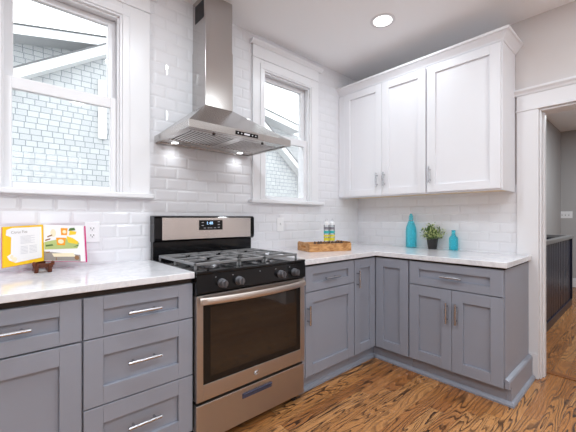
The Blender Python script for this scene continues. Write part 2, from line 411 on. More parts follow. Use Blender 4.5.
mb = MB(); mb.prism([(-7, -.9), (5.2, -.9), (5.2, ur(5.2)-.15), (UX, UZ-.15), (-7, ul(-7)-.15)], 'y', 6.25, 6.4); obj('upper_wall', mb, M['shingle'], house)
mb = MB(); mb.prism([(-7, ul(-7)), (UX, UZ), (4.7, ur(4.7)), (4.7, ur(4.7)-.2), (UX, UZ-.18), (-7, ul(-7)-.15)], 'y', 5.8, 9); obj('upper_roof', mb, M['extwhite'], house)
mb = MB(); mb.prism([(-7, zl(-7)+.02), (AX, AZ+.03), (4.65, zr(4.65)+.02), (4.65, zr(4.65)), (AX, AZ), (-7, zl(-7))], 'y', 4.98, 6.25); obj('gable_roof', mb, M['roof'], house)
mb = MB(); mb.prism([(-7, ul(-7)+.025), (UX, UZ+.025), (4.72, ur(4.72)+.025), (4.72, ur(4.72)), (UX, UZ), (-7, ul(-7))], 'y', 5.77, 9); obj('roof', mb, M['roof'], house)
mb = MB(); mb.box(-1.468, -1.33, 5.19, 5.25, 2.78, 3.95); obj('corner_board', mb, M['extwhite'], house)
tree = tag(empty('bare_tree', (4.9, 4.3, -.9)), 'leafless tree with thin twigs beside the neighbour house', 'tree')
mb = MB(); mb.tube([(4.9, 4.3, -.9), (4.88, 4.3, 1), (4.8, 4.3, 2.6)], [.07, .06, .03]); obj('trunk', mb, M['bark'], tree, smooth=True)
mb = MB(); rr = random.Random(3)
for k in range(26):
    a = Vector((4.85, 4.3, rr.uniform(1.3, 2.6))); d = Vector((rr.uniform(-1, .4), rr.uniform(-.3, .4), rr.uniform(.5, 1.2))).normalized()
    L = rr.uniform(.5, 1.1); p1 = a+d*L*.5+Vector((rr.uniform(-.1, .1), 0, 0)); p2 = a+d*L+Vector((rr.uniform(-.2, .2), 0, .1))
    mb.tube([a, p1, p2], [.014, .009, .003], 5)
obj('branches', mb, M['bark'], tree)

# ---------------------------------------------------------------- cabinets
class Face:
    """a cabinet front: u runs to the viewer's right, v is up, n comes out of the wall"""
    def __init__(s, axis, base): s.axis, s.base = axis, base
    def T(s):
        if s.axis == 'A': return Matrix(((1, 0, 0, 0), (0, 0, -1, s.base), (0, 1, 0, 0), (0, 0, 0, 1)))     # u=x, n=-y
        return Matrix(((0, 0, -1, s.base), (-1, 0, 0, 0), (0, 1, 0, 0), (0, 0, 0, 1)))                        # u=-y, n=-x

def shaker(F, name, parent, u0, u1, v0, v1, m, st=.072, rail=.072, t=.02):
    mb = MB(); mb.T = F.T()
    mb.box(u0, u0+st, v0, v1, 0, t); mb.box(u1-st, u1, v0, v1, 0, t)
    mb.box(u0+st, u1-st, v0, v0+rail, 0, t); mb.box(u0+st, u1-st, v1-rail, v1, 0, t)
    mb.box(u0+st, u1-st, v0+rail, v1-rail, 0, t-.016)
    return obj(name, mb, m, parent, bevel=.0016)

def pull(F, parent, u, v, L, vert=False, t=.02, label=None, r=.0074, out=.03):
    mb = MB(); mb.T = F.T(); n = t+out
    P = (lambda k: (u, v+k, n)) if vert else (lambda k: (u+k, v, n))
    mb.tube([P(-L/2), P(L/2)], r, 12)
    for k in (-L*.32, L*.32):
        p = P(k); mb.tube([(p[0], p[1], t), p], r*.72, 10)
    return obj('handle', mb, M['nickel'], parent, smooth=True, label='bar handle in brushed nickel')

TOP = .863
def carcass(F, e, u0, u1, depth, toe=True, ends=(0, 0), z0=.115, z1=TOP, back=.004):
    """box behind the fronts (n<0 goes into the wall)"""
    mb = MB(); mb.T = F.T(); mb.box(u0, u1, z0, z1, -depth+back, -.0008)
    b = obj('body', mb, M['grey'], e, bevel=.001)
    if toe:
        mb = MB(); mb.T = F.T(); mb.box(u0, u1, 0, z0, -depth+back, -.038); obj('toe_kick', mb, M['grey'], e)
    return b

FA = Face('A', -.61); FB = Face('B', -.61)
D = .606
zd = (.692, .862)
# left of the range
e = tag(empty('base_cabinet', (-3.06, -.61, 0)), 'grey base cabinet under the cookbook, a drawer over a door', 'cabinet', 'grey base cabinets')
carcass(FA, e, -3.40, -2.733, D)
d = shaker(FA, 'drawer', e, -3.395, -2.7345, *zd, M['grey'], .074, .056); pull(FA, d, -2.97, .782, .145)
d = shaker(FA, 'door', e, -3.395, -2.7345, .12, .685, M['grey'], .074, .074); pull(FA, d, -3.36, .55, .14, True)
e = tag(empty('base_cabinet', (-2.49, -.61, 0)), 'grey base cabinet of three stacked drawers left of the range', 'cabinet', 'grey base cabinets')
carcass(FA, e, -2.733, -2.2535, D)
for v0, v1, r in ((.692, .862, .056), (.405, .687, .075), (.12, .400, .075)):
    d = shaker(FA, 'drawer', e, -2.7275, -2.256, v0, v1, M['grey'], .072, r)
    pull(FA, d, -2.493, {.692: .777, .405: .558, .12: .274}[v0], .143)
# right of the range
e = tag(empty('base_cabinet', (-1.19, -.61, 0)), 'grey base cabinet right of the range, one drawer over one door', 'cabinet', 'grey base cabinets')
carcass(FA, e, -1.4845, -.919, D)
mb = MB(); mb.T = FA.T(); mb.box(-1.484, -1.456, .12, .862, 0, .018); obj('filler', mb, M['grey'], e, bevel=.001)
d = shaker(FA, 'drawer', e, -1.453, -.922, *zd, M['grey'], .07, .055); pull(FA, d, -1.205, .768, .15)
d = shaker(FA, 'door', e, -1.453, -.922, .12, .686, M['grey'], .07, .072); pull(FA, d, -1.436, .54, .13, True)
# corner
e = tag(empty('corner_cabinet', (-.61, -.61, 0)), 'grey corner base cabinet with a folding two-leaf door', 'cabinet', 'grey base cabinets')
mb = MB(); mb.prism([(-.917, -.6092), (-.6092, -.6092), (-.6092, -.926), (-.004, -.926), (-.004, -.004), (-.917, -.004)], 'z', .115, TOP); obj('body', mb, M['grey'], e)
mb = MB(); mb.prism([(-.917, -.572), (-.572, -.572), (-.572, -.926), (-.004, -.926), (-.004, -.004), (-.917, -.004)], 'z', 0, .115); obj('toe_kick', mb, M['grey'], e)
d = shaker(FA, 'door', e, -.911, -.633, .12, .862, M['grey'], .07, .07); pull(FA, d, -.885, .714, .135, True)
shaker(FB, 'door', e, .633, .921, .12, .862, M['grey'], .07, .07)
# sink-wall cabinet at the end of the run
e = tag(empty('base_cabinet', (-.61, -1.24, 0)), 'grey base cabinet beside the doorway, wide drawer over two doors', 'cabinet', 'grey base cabinets')
mb = MB(); mb.box(-.6092, -.028, -.9285, -1.563, .115, TOP); obj('body', mb, M['grey'], e, bevel=.001)
mb = MB(); mb.box(-.572, -.028, -.9285, -1.5625, 0, .115); obj('toe_kick', mb, M['grey'], e)
d = shaker(FB, 'drawer', e, .933, 1.558, *zd, M['grey'], .075, .056); pull(FB, d, 1.247, .775, .142)
d = shaker(FB, 'door', e, .933, 1.2445, .12, .686, M['grey'], .072, .075); pull(FB, d, 1.216, .526, .145, True)
d = shaker(FB, 'door', e, 1.2475, 1.558, .12, .686, M['grey'], .072, .075); pull(FB, d, 1.279, .528, .145, True)
mb = MB(); mb.box(-.57, -.03, -1.5635, -1.588, 0, .158); mb.prism([(-1.5635, .158), (-1.588, .158), (-1.583, .168), (-1.5635, .178)], 'x', -.615, -.03); mb.box(-.615, -.57, -1.5635, -1.588, .118, .158)
obj('end_skirt', mb, M['grey'], e, bevel=.001)
# shoe moulding along the toe kicks
prof = [(0, 0), (.018, 0), (.018, .012), (.012, .022), (0, .03)]
mb = MB()
path = [(-1.482, -.5725, (0, -1)), (-.5725, -.5725, (-1, -1)), (-.5725, -1.5885, (-1, -1)), (-.03, -1.5885, (0, -1))]
rings = []
for x, y, (dx, dy) in path: rings.append([(x+dx*o, y+dy*o, z) for o, z in prof])
mb.loft(rings)
tag(obj('shoe_molding', mb, M['grey'], at=(-.572, -.572, 0)), 'grey quarter-round moulding on the floor along the toe kick', 'molding')

# counters
mb = MB(); mb.box(-3.42, -2.2525, -.648, -.002, .8905, .921)
ct1 = tag(obj('countertop', mb, M['quartz'], bevel=.003, at=(-2.8, -.3, .89)), 'white veined stone countertop under the cookbook left of the range', 'countertop', 'stone countertops')
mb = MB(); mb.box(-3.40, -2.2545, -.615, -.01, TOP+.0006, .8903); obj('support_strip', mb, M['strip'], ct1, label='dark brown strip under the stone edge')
mb = MB(); mb.prism([(-1.4885, -.002), (-1.4885, -.648), (-.648, -.648), (-.648, -1.582), (-.03, -1.582), (-.03, -1.476), (-.0085, -1.476), (-.0085, -.002)], 'z', .8785, .914)
ct2 = tag(obj('countertop', mb, M['quartz'], bevel=.003, at=(-.5, -.5, .876)), 'white L-shaped stone countertop under the tray and blue bottles', 'countertop', 'stone countertops')
mb = MB(); mb.prism([(-1.484, -.03), (-1.484, -.6145), (-.6145, -.6145), (-.6145, -1.5625), (-.032, -1.5625), (-.032, -.03)], 'z', TOP+.0006, .8783); obj('support_strip', mb, M['strip'], ct2, label='strip coloured dark for the shade under the stone edge')  # dark tone stands in for shade in the gap below the stone

# wall cabinets
UB, UT, UXF = 1.393, 2.451, -.325
FU = Face('B', UXF)
def wall_cabinet(u0, u1, doors, handles, label):
    e = tag(empty('wall_cabinet', (-.16, -(u0+u1)/2, UB)), label, 'cabinet', 'white wall cabinets')
    mb = MB(); mb.T = FU.T(); mb.box(u0, u1, UB+.012, UT, UXF+.0095, -.0008); mb.box(u0, u1, UB, UB+.012, -.018, -.0008)
    if u1 > 1.4: mb.box(u1-.018, u1, UB, UB+.012, UXF+.0095, -.018)
    obj('body', mb, M['white'], e, bevel=.001)
    mb = MB(); mb.T = FU.T(); mb.box(u0+.002, u1-.02, UB+.009, UB+.0115, UXF+.012, -.019); obj('underside', mb, M['maple'], e, label='pale maple underside')
    for (a, b), h in zip(doors, handles):
        d = shaker(FU, 'door', e, a, b, 1.404, 2.437, M['white'], .068, .062); pull(FU, d, h, 1.545, .13, True)
    return e
c1 = wall_cabinet(.003, .927, [(.075, .5085), (.5125, .923)], [.466, .543], 'white wall cabinet in the corner with two doors, over the blue bottle')
c2 = wall_cabinet(.930, 1.474, [(.936, 1.464)], [.964], 'single-door white wall cabinet beside the doorway, over the small plant')
mb = MB(); mb.T = FU.T(); mb.box(.005, .072, 1.404, 2.437, 0, .018); obj('filler', mb, M['white'], c1, bevel=.001)
for y in (.16, .40, .63, .80):
    mb = MB(); mb.lathe([(.006, 0), (.006, -.006)], (-.30, -y, UB+.009), 8); obj('screw_cap', mb, M['dark'], c1)
for y in (1.0, 1.09, 1.20, 1.30):
    mb = MB(); mb.lathe([(.006, 0), (.006, -.006)], (-.30, -y, UB+.009), 8); obj('screw_cap', mb, M['dark'], c2)
# crown
prof = [(-.012, 0), (.004, 0), (.008, .012), (.022, .030), (.040, .050), (.050, .054), (.052, .071), (-.012, .071)]
rings = [[(UXF-.0-o, -.002, UT+z) for o, z in prof], [(UXF-o, -1.474-o, UT+z) for o, z in prof], [(-.002, -1.474-o, UT+z) for o, z in prof]]
mb = MB(); mb.loft(rings); tag(obj('crown_molding', mb, M['white'], at=(-.3, -.7, UT), bevel=.001), 'white crown moulding along the top of the wall cabinets', 'molding')

# ---------------------------------------------------------------- range
XL, XR = -2.25, -1.491; XC = (XL+XR)/2
r_ = tag(empty('gas_range', (XC, -.33, 0)), 'stainless steel gas range with black cooktop between the grey cabinets', 'stove')
mb = MB(); mb.box(XL, XR, -.615, -.02, .052, .893); obj('body', mb, M['black'], r_, bevel=.002)
for x, y in ((XL+.05, -.6), (XR-.05, -.6), (XL+.05, -.08), (XR-.05, -.08)):
    mb = MB(); mb.lathe([(.018, 0), (.02, .014), (.012, .018), (.012, .053)], (x, y, 0), 14); obj('foot', mb, M['dark'], r_, smooth=True)
# storage drawer
x0, x1, z0, z1, s0, s1, sz0, sz1 = XL+.002, XR-.004, .05, .244, -1.975, -1.766, .185, .213
mb = MB(); mb.box(x0, x1, -.656, -.616, z0, z1); dr = obj('storage_drawer', mb, M['rangesteel'], r_, bevel=.004)
mb = MB(); mb.box(s0, s1, -.659, -.656, sz0, sz1); mb.box(s0+.004, s1-.004, -.667, -.659, sz1-.006, sz1)
obj('grip', mb, M['slot'], dr, bevel=.001, label='blue-black recessed grip')
# oven door
mb = MB(); wx0, wx1, wz0, wz1 = -2.212, -1.529, .343, .752
mb.box(x0, wx0, -.66, -.618, .262, .798); mb.box(wx1, x1, -.66, -.618, .262, .798); mb.box(wx0, wx1, -.66, -.618, .262, wz0); mb.box(wx0, wx1, -.66, -.618, wz1, .798)
od = obj('oven_door', mb, M['rangesteel'], r_, bevel=.002)
mb = MB(); mb.box(wx0, wx1, -.657, -.62, wz0, wz1)
fr_ = obj('window_border', mb, M['frit'], od)
mb = MB(); mb.box(wx0+.04, wx1-.035, -.6585, -.657, wz0+.035, wz1-.02); obj('oven_window', mb, M['oglass'], od)
pts = []; n = 22
for k in range(n+1):
    q = k/n; pts.append((x0+.012+(x1-x0-.024)*q, -.675-.045*math.sin(PI*q)**.8, .772))
mb = MB(); mb.tube(pts, .0065, 14, ry=.0185)
for x in (x0+.03, x1-.03): mb.box(x-.014, x+.014, -.69, -.66, .760, .784)
obj('handle', mb, M['handlesteel'], od, smooth=True)
mb = MB()
for k, (rx, rz, tilt) in enumerate(((.017, .007, .5), (.012, .011, -.6))):
    pp = [(-1.88+rx*math.cos(t)*math.cos(tilt)-rz*math.sin(t)*math.sin(tilt), -.6615, .305+rx*math.cos(t)*math.sin(tilt)+rz*math.sin(t)*math.cos(tilt)) for t in [2*PI*i/20 for i in range(16)]]
    mb.tube(pp, .0016, 6)
obj('badge', mb, M['nickel'], od, label='small swirled ring emblem')
# control panel and knobs
mb = MB(); mb.prism([(-.616, .802), (-.655, .802), (-.668, .812), (-.664, .905), (-.616, .905)], 'x', XL, XR); cp = obj('control_panel', mb, M['black'], r_, bevel=.002)
for x in (-2.111, -2.006, -1.706, -1.594):
    mb = MB(); mb.lathe([(.024, 0), (.024, -.012), (.021, -.014), (.019, -.036), (.016, -.039), (.0, -.039)], (x, -.666, .851), 24, 'y')
    kn = obj('knob', mb, M['knob'], r_, smooth=True)
    mb = MB(); mb.box(x-.004, x+.004, -.714, -.705, .833, .870); obj('knob_grip', mb, M['knob'], kn, bevel=.002)
for x in (-2.145, -2.042, -1.742, -1.63, -1.86):
    mb = MB(); mb.lathe([(.0022, 0), (.0022, -.0012)], (x, -.6665, .886), 8, 'y'); obj('panel_mark', mb, M['icon'], cp)
# cooktop
mb = MB(); mb.box(XL, XR, -.668, -.055, .9055, .922); mb.box(XL, XR, -.616, -.055, .893, .9055); ct = obj('cooktop', mb, M['black'], r_, bevel=.005)
burners = [(-2.06, -.47, .045), (-2.06, -.22, .034), (XC, -.345, .04), (-1.68, -.47, .038), (-1.68, -.22, .045)]
for x, y, rr0 in burners:
    mb = MB(); mb.lathe([(rr0*1.25, 0), (rr0*1.25, .006), (rr0*.95, .008), (rr0*.95, .014)], (x, y, .922), 24); b_ = obj('burner', mb, M['nickel'], r_, smooth=True, label='steel burner ring')
    mb = MB(); mb.lathe([(rr0, 0), (rr0, .006), (rr0*.8, .009), (0, .009)], (x, y, .936), 24); obj('burner_cap', mb, M['burner'], b_, smooth=True)
gz0, gz1 = .946, .958
def grate(gx0, gx1, bars):
    mb = MB(); gy0, gy1 = -.605, -.105; wd = .012
    mb.box(gx0, gx1, gy0, gy0+wd, gz0-.004, gz1); mb.box(gx0, gx1, gy1-wd, gy1, gz0-.004, gz1)
    mb.box(gx0, gx0+wd, gy0, gy1, gz0-.004, gz1); mb.box(gx1-wd, gx1, gy0, gy1, gz0-.004, gz1)
    mb.box(gx0, gx1, -.351, -.339, gz0, gz1)
    for (bx, by) in bars:
        for a in range(4):
            t = a*PI/2
            p0 = (bx+.022*math.cos(t), by+.022*math.sin(t))
            L = .125
            p1 = (min(max(bx+L*math.cos(t)*1.4, gx0+.004), gx1-.004), min(max(by+L*math.sin(t), gy0+.004), gy1-.004))
            if abs(p1[0]-p0[0]) > abs(p1[1]-p0[1]): mb.box(p0[0], p1[0], by-.005, by+.005, gz0, gz1+.002)
            else: mb.box(bx-.005, bx+.005, p0[1], p1[1], gz0, gz1+.002)
    for x in (gx0+.006, gx1-.006):
        for y in (gy0+.006, -.345, gy1-.006): mb.box(x-.006, x+.006, y-.006, y+.006, .922, gz0)
    return obj('grate', mb, M['iron'], r_, bevel=.003)
grate(XL+.018, -2.0 + .035, [(-2.085, -.47), (-2.085, -.22)]); grate(-1.96, -1.782, [(XC, -.47), (XC, -.22)]); grate(-1.777, XR-.018, [(-1.655, -.47), (-1.655, -.22)])
# backguard
mb = MB(); mb.box(XL, XR, -.056, -.012, .9, 1.037); bk = obj('back_riser', mb, M['black'], r_, bevel=.002)
mb = MB()
mb.prism([(-.012, 1.037), (-.070, 1.037), (-.084, 1.045), (-.088, 1.06), (-.088, 1.19), (-.080, 1.203), (-.06, 1.207), (-.012, 1.207)], 'x', XL-.004, XR+.008)
bg_ = obj('backguard', mb, M['black'], r_, bevel=.004)
mb = MB(); mb.box(-2.204, -1.520, -.0905, -.088, 1.049, 1.193); fs_ = obj('fascia', mb, M['fasciasteel'], bg_, bevel=.001, label='brushed steel fascia')
mb = MB(); mb.box(-1.952, -1.768, -.0925, -.0905, 1.108, 1.177); dp = obj('display', mb, M['black'], bg_, bevel=.001)
mb = text_mesh('1:48', .03, (-1.872, -.0926, 1.155), (1, 0, 0), (0, 0, 1)); obj('digits', mb, M['digit'], dp)
mb = MB()
for x, z in ((-1.925, 1.16), (-1.925, 1.14), (-1.91, 1.122), (-1.88, 1.122), (-1.86, 1.122), (-1.83, 1.122), (-1.80, 1.165), (-1.80, 1.145), (-1.80, 1.125)): mb.box(x-.008, x+.008, -.0932, -.0925, z-.0016, z+.0016)
obj('button_marks', mb, M['icon'], dp)

# ---------------------------------------------------------------- range hood
hx0, hx1, hy, hz0, hz1 = -2.222, -1.482, -.514, 1.684, 1.728
hd = tag(empty('range_hood', ((hx0+hx1)/2, 0, hz0)), 'stainless steel chimney range hood mounted above the range', 'range hood')
hxc = -1.852; cx0, cx1, cy = -1.955, -1.749, -.192
mb = MB()   # rim, open underneath
mb.box(hx0, hx1, hy, hy+.02, hz0, hz1); mb.box(hx0, hx1, -.02, -.001, hz0, hz1); mb.box(hx0, hx0+.02, hy+.02, -.02, hz0, hz1); mb.box(hx1-.02, hx1, hy+.02, -.02, hz0, hz1)
mb.box(hx0+.02, hx1-.02, hy+.02, -.02, hz1-.01, hz1)
obj('rim', mb, M['steel'], hd, bevel=.0015)
mb = MB(); q = .004
mb.loft([[(hx0+q, -.001, hz1), (hx0+q, hy+q, hz1), (hx1-q, hy+q, hz1), (hx1-q, -.001, hz1)], [(cx0-.004, -.001, 1.945), (cx0-.004, cy-.004, 1.945), (cx1+.004, cy-.004, 1.945), (cx1+.004, -.001, 1.945)]])
obj('canopy', mb, M['steel'], hd)
mb = MB(); mb.box(cx0-.003, cx1+.003, cy-.003, -.001, 1.945, 2.35); ch = obj('chimney', mb, M['steelv'], hd, bevel=.001)
mb = MB(); mb.box(cx0, cx1, cy, -.001, 2.35, H-.002); c2_ = obj('chimney_extension', mb, M['steelv'], hd, bevel=.001)
mb = MB(); mb.box(cx0-.0015, cx0-.0003, -.165, -.04, 2.545, 2.665)
for k in range(9): mb.box(cx0-.0035, cx0-.0015, -.16, -.045, 2.552+k*.0125, 2.556+k*.0125)
obj('vent_grille', mb, M['dark'], c2_)
mb = MB(); mb.box(-1.928, -1.762, hy-.0015, hy, 1.693, 1.716); cpn = obj('control_strip', mb, M['black'], hd)
mb = MB()
for x in (-1.91, -1.885, -1.805, -1.78): mb.lathe([(.004, 0), (.004, -.001)], (x, hy-.0015, 1.7045), 10, 'y')
mb.box(-1.866, -1.826, hy-.0025, hy-.0015, 1.699, 1.710)
obj('buttons', mb, M['icon'], cpn)
mb = MB(); mb.box(hx0+.02, hx1-.02, -.105, -.02, hz0+.006, hz0+.012); mb.box(hx0+.02, hx1-.02, hy+.02, hy+.055, hz0+.006, hz0+.012)
mb.box(hxc-.012, hxc+.012, hy+.055, -.105, hz0+.006, hz0+.012); obj('under_panel', mb, M['steel'], hd)
for fx0, fx1 in ((hx0+.024, hxc-.013), (hxc+.013, hx1-.024)):
    mb = MB(); y0, y1 = hy+.057, -.107
    mb.box(fx0, fx1, y0, y1, hz0+.022, hz0+.024)
    nb = 13; pit = (fx1-fx0-.03)/nb
    for k in range(nb):
        a = fx0+.015+pit*(k+.22); mb.prism([(a, hz0+.022), (a, hz0+.009), (a+.004, hz0+.005), (a+pit*.56-.004, hz0+.005), (a+pit*.56, hz0+.009), (a+pit*.56, hz0+.022)], 'y', y0+.03, y1-.03)
    mb.box(fx0, fx1, y0, y0+.03, hz0+.005, hz0+.022); mb.box(fx0, fx1, y1-.03, y1, hz0+.005, hz0+.022)
    mb.box(fx0, fx0+.015, y0+.03, y1-.03, hz0+.005, hz0+.022); mb.box(fx1-.015, fx1, y0+.03, y1-.03, hz0+.005, hz0+.022)
    ft = obj('baffle_filter', mb, M['steel'], hd, bevel=.001)
    mb = MB(); mb.lathe([(.009, 0), (.009, -.005), (.006, -.008)], ((fx0+fx1)/2, y0+.016, hz0+.005), 12); obj('filter_knob', mb, M['dark'], ft)
for x in (-2.11, -1.60):
    mb = MB(); mb.lathe([(.022, 0), (.022, -.0015), (.0, -.0015)], (x, -.062, hz0+.006), 20); obj('lamp', mb, M['led'], hd)
    ld = bpy.data.lights.new('hood_light', 'SPOT'); ld.energy = 1.1; ld.color = (.95, .98, 1); ld.spot_size = math.radians(165); ld.spot_blend = .9; ld.shadow_soft_size = .03
    lo = bpy.data.objects.new('hood_light', ld); COL.objects.link(lo); lo.location = (x, -.062, hz0-.004); lo.parent = None

# ---------------------------------------------------------------- ceiling lamps
for i, (x, y) in enumerate(DOWNLIGHTS + [(2.4, -2.4)]):  # the hall lamp at the end is unseen too, added to brighten the hall
    o = empty('recessed_light', (x, y, H))
    tag(o, 'round white recessed ceiling light above the wall cabinets' if i == 0 else 'unseen recessed ceiling light added to brighten the rooms', 'ceiling light', 'recessed ceiling lights')
    mb = MB(); mb.lathe([(.092, 0), (.092, -.004), (.085, -.007), (.068, -.004), (.068, 0)], (x, y, H), 32); obj('trim_ring', mb, M['trim'], o, smooth=True)
    mb = MB(); mb.lathe([(.068, -.0005), (.068, -.0035), (0, -.0035)], (x, y, H), 32); obj('lens', mb, M['lamp'], o)
    ld = bpy.data.lights.new('downlight', 'AREA'); ld.shape = 'DISK'; ld.size = .13; ld.energy = (LAMP_W*(.36, 1.05, 1.1, .6, 1.1, 1.1, 1, 1)[i]) if i < len(DOWNLIGHTS) else 75; ld.color = LAMP_COL
    lo = bpy.data.objects.new('downlight', ld); COL.objects.link(lo); lo.location = (x, y, H-.008)

# ---------------------------------------------------------------- hall furniture
g = tag(empty('stair_guard', (2, -1.42, 0)), 'navy slatted stair guard with a grey cap beyond the doorway', 'railing')
mb = MB(); mb.box(1.0, 2.9, -1.40, -1.465, .912, .955); mb.box(2.845, 2.9, -1.40, -1.12, .912, .955); obj('cap_rail', mb, M['railcap'], g, bevel=.006, label='grey cap rail')
mb = MB(); mb.box(1.0, 2.88, -1.41, -1.45, 0, .09); obj('bottom_rail', mb, M['navy'], g, bevel=.003)
mb = MB(); mb.box(1.0, 2.88, -1.405, -1.415, .0905, .9115); mb.box(2.855, 2.87, -1.405, -1.12, 0, .9115); obj('backing_board', mb, M['navy'], g)
k = 0; x = 1.02
while x < 2.84:
    mb = MB(); mb.box(x, x+.085, -1.4155, -1.438, .0905, .9115); obj('slat', mb, M['navy'], g, bevel=.004); x += .11
mb = MB(); mb.box(2.84, 2.885, -1.4155, -1.455, .0905, .9115); obj('newel_post', mb, M['navy'], g, bevel=.003)

def plate(name, axis, c, wd, ht, label, kind, gang=1):
    """wall plate centred at c on wall left ('A', facing -y) or hall far wall ('X', facing -x)"""
    F = Face('A', c[1]) if axis == 'A' else Face('B', c[0])
    u = c[0] if axis == 'A' else -c[1]; v = c[2]
    e = tag(empty(name, c), label, 'outlet' if kind == 'outlet' else 'switch')
    mb = MB(); mb.T = F.T(); mb.box(u-wd/2, u+wd/2, v-ht/2, v+ht/2, .0002, .005); obj('plate', mb, M['plate'], e, bevel=.0015)
    for k in range(gang):
        uu = u+(k-(gang-1)/2)*.046
        if kind == 'outlet':
            for dz in (-.02, .02):
                mb = MB(); mb.T = F.T(); mb.box(uu-.016, uu+.016, v+dz-.014, v+dz+.014, .005, .007); s = obj('socket', mb, M['plate'], e, bevel=.001)
                mb = MB(); mb.T = F.T(); mb.box(uu-.009, uu-.006, v+dz-.003, v+dz+.007, .007, .0074); mb.box(uu+.006, uu+.009, v+dz-.003, v+dz+.007, .007, .0074); mb.box(uu-.0025, uu+.0025, v+dz-.01, v+dz-.005, .007, .0074)
                obj('slots', mb, M['dark'], s)
        else:
            mb = MB(); mb.T = F.T(); mb.box(uu-.0055, uu+.0055, v-.014, v+.014, .005, .0062); t_ = obj('toggle_slot', mb, M['railcap'] if gang > 1 else M['plate'], e)
            mb = MB(); mb.T = F.T(); mb.box(uu-.004, uu+.004, v-.002, v+.012, .0062, .016); obj('toggle', mb, M['plate'], t_, bevel=.001)
    return e
plate('wall_outlet', 'A', (-2.577, 0, 1.11), .075, .118, 'white double outlet on the tile beside the cookbook', 'outlet')
plate('switch_plate', 'A', (-1.143, 0, 1.135), .075, .118, 'white switch plate on the tile between range and tray', 'switch')
plate('switch_plate', 'X', (4.4, -1.172, 1.247), .19, .12, 'white three-gang switch plate on the grey hall wall', 'switch', 3)

# ---------------------------------------------------------------- things on the counters
CZ = .914
# wooden tray
ta = math.radians(-19.5); TC = Vector((-.885, -.285, CZ)); TM = Matrix.Translation(TC) @ Matrix.Rotation(ta, 4, 'Z')
e = tag(empty('wooden_tray', TC), 'wooden crate tray with hand slots on the corner countertop', 'tray')
hw, hdp, th, wt = .198, .12, .071, .012
mb = MB(); mb.T = TM; mb.box(-hw+wt, hw-wt, -hdp+wt, hdp-wt, .0, .01); obj('bottom', mb, M['tray'], e)
for sgn in (-1, 1):
    mb = MB(); mb.T = TM; y = sgn*(hdp-wt/2); mb.box(-hw, hw, y-wt/2, y+wt/2, .0, th-.006); obj('long_side', mb, M['tray'], e, bevel=.0015)
    mb = MB(); mb.T = TM; x = sgn*(hw-wt/2); b0, b1 = -hdp+wt+.0005, hdp-wt-.0005
    mb.box(x-wt/2, x+wt/2, b0, b1, 0, .026); mb.box(x-wt/2, x+wt/2, b0, b1, .046, th+.004)
    mb.box(x-wt/2, x+wt/2, b0, -.042, .026, .046); mb.box(x-wt/2, x+wt/2, .042, b1, .026, .046); obj('handle_end', mb, M['tray'], e, bevel=.0015)
# striped glass bottles in the tray
def striped_bottle(p, label):
    e = tag(empty('glass_bottle', p), label, 'bottle', 'striped glass bottles in the tray')
    R = .0235; q_ = 1.25
    prof = [(R*.9, 0), (R, .006), (R, .160*q_), (R*.94, .166*q_)]
    mb = MB(); mb.lathe(prof, p, 24); obj('glass', mb, M['clear'], e, smooth=True)
    for nm, z0, z1, m in (('yellow_band', .012, .022, 'lemon'), ('yellow_band', .055, .076, 'lemon'), ('yellow_band', .083, .096, 'lemon'), ('teal_band', .106, .124, 'aqua'), ('grey_band', .133, .150, 'slate')):
        mb = MB(); mb.lathe([(R+.0004, z0*q_), (R+.0012, z0*q_+.0005), (R+.0012, z1*q_-.0005), (R+.0004, z1*q_)], p, 24); obj(nm, mb, M[m], e, smooth=True, label=nm.replace('_', ' ')+' printed around the glass')
    mb = MB(); mb.lathe([(R*.97, .1665*q_), (R*.97, .182*q_), (R*.6, .189*q_), (.0, .189*q_)], p, 16); st = obj('stopper', mb, M['capw'], e, smooth=True)
    mb = MB(); mb.tube([Vector(p)+Vector(q) for q in ((-.012, 0, .188*q_), (-.012, 0, .2*q_), (-.006, 0, .207*q_), (.006, 0, .207*q_), (.012, 0, .2*q_), (.012, 0, .188*q_))], .0012, 6); obj('wire_clip', mb, M['nickel'], st)
for lx, ly, lb in ((.040, .03, 'left glass bottle with yellow, teal and grey bands in the tray'), (.096, .03, 'right glass bottle with yellow, teal and grey bands in the tray')):
    striped_bottle(tuple(TM @ Vector((lx, ly, .0101))), lb)
pods = [(-.115, -.05), (-.085, -.06), (-.06, -.055), (.015, -.06), (.05, -.055), (.085, -.06), (.115, -.05), (.14, -.055)]
for i, (lx, ly) in enumerate(pods):
    p = TM @ Vector((lx, ly, .0101)); rr0 = .013+.002*(i % 3)
    mb = MB(); mb.lathe([(rr0*.7, 0), (rr0, .015), (rr0*1.05, .04), (rr0*.8, .06), (rr0*.35, .071), (0, .074)], p, 12)
    tag(obj('seed_pod', mb, M['pod'], smooth=True, at=p), 'small dark brown pod lying in the front of the wooden tray', 'pod', 'dark pods in the tray')

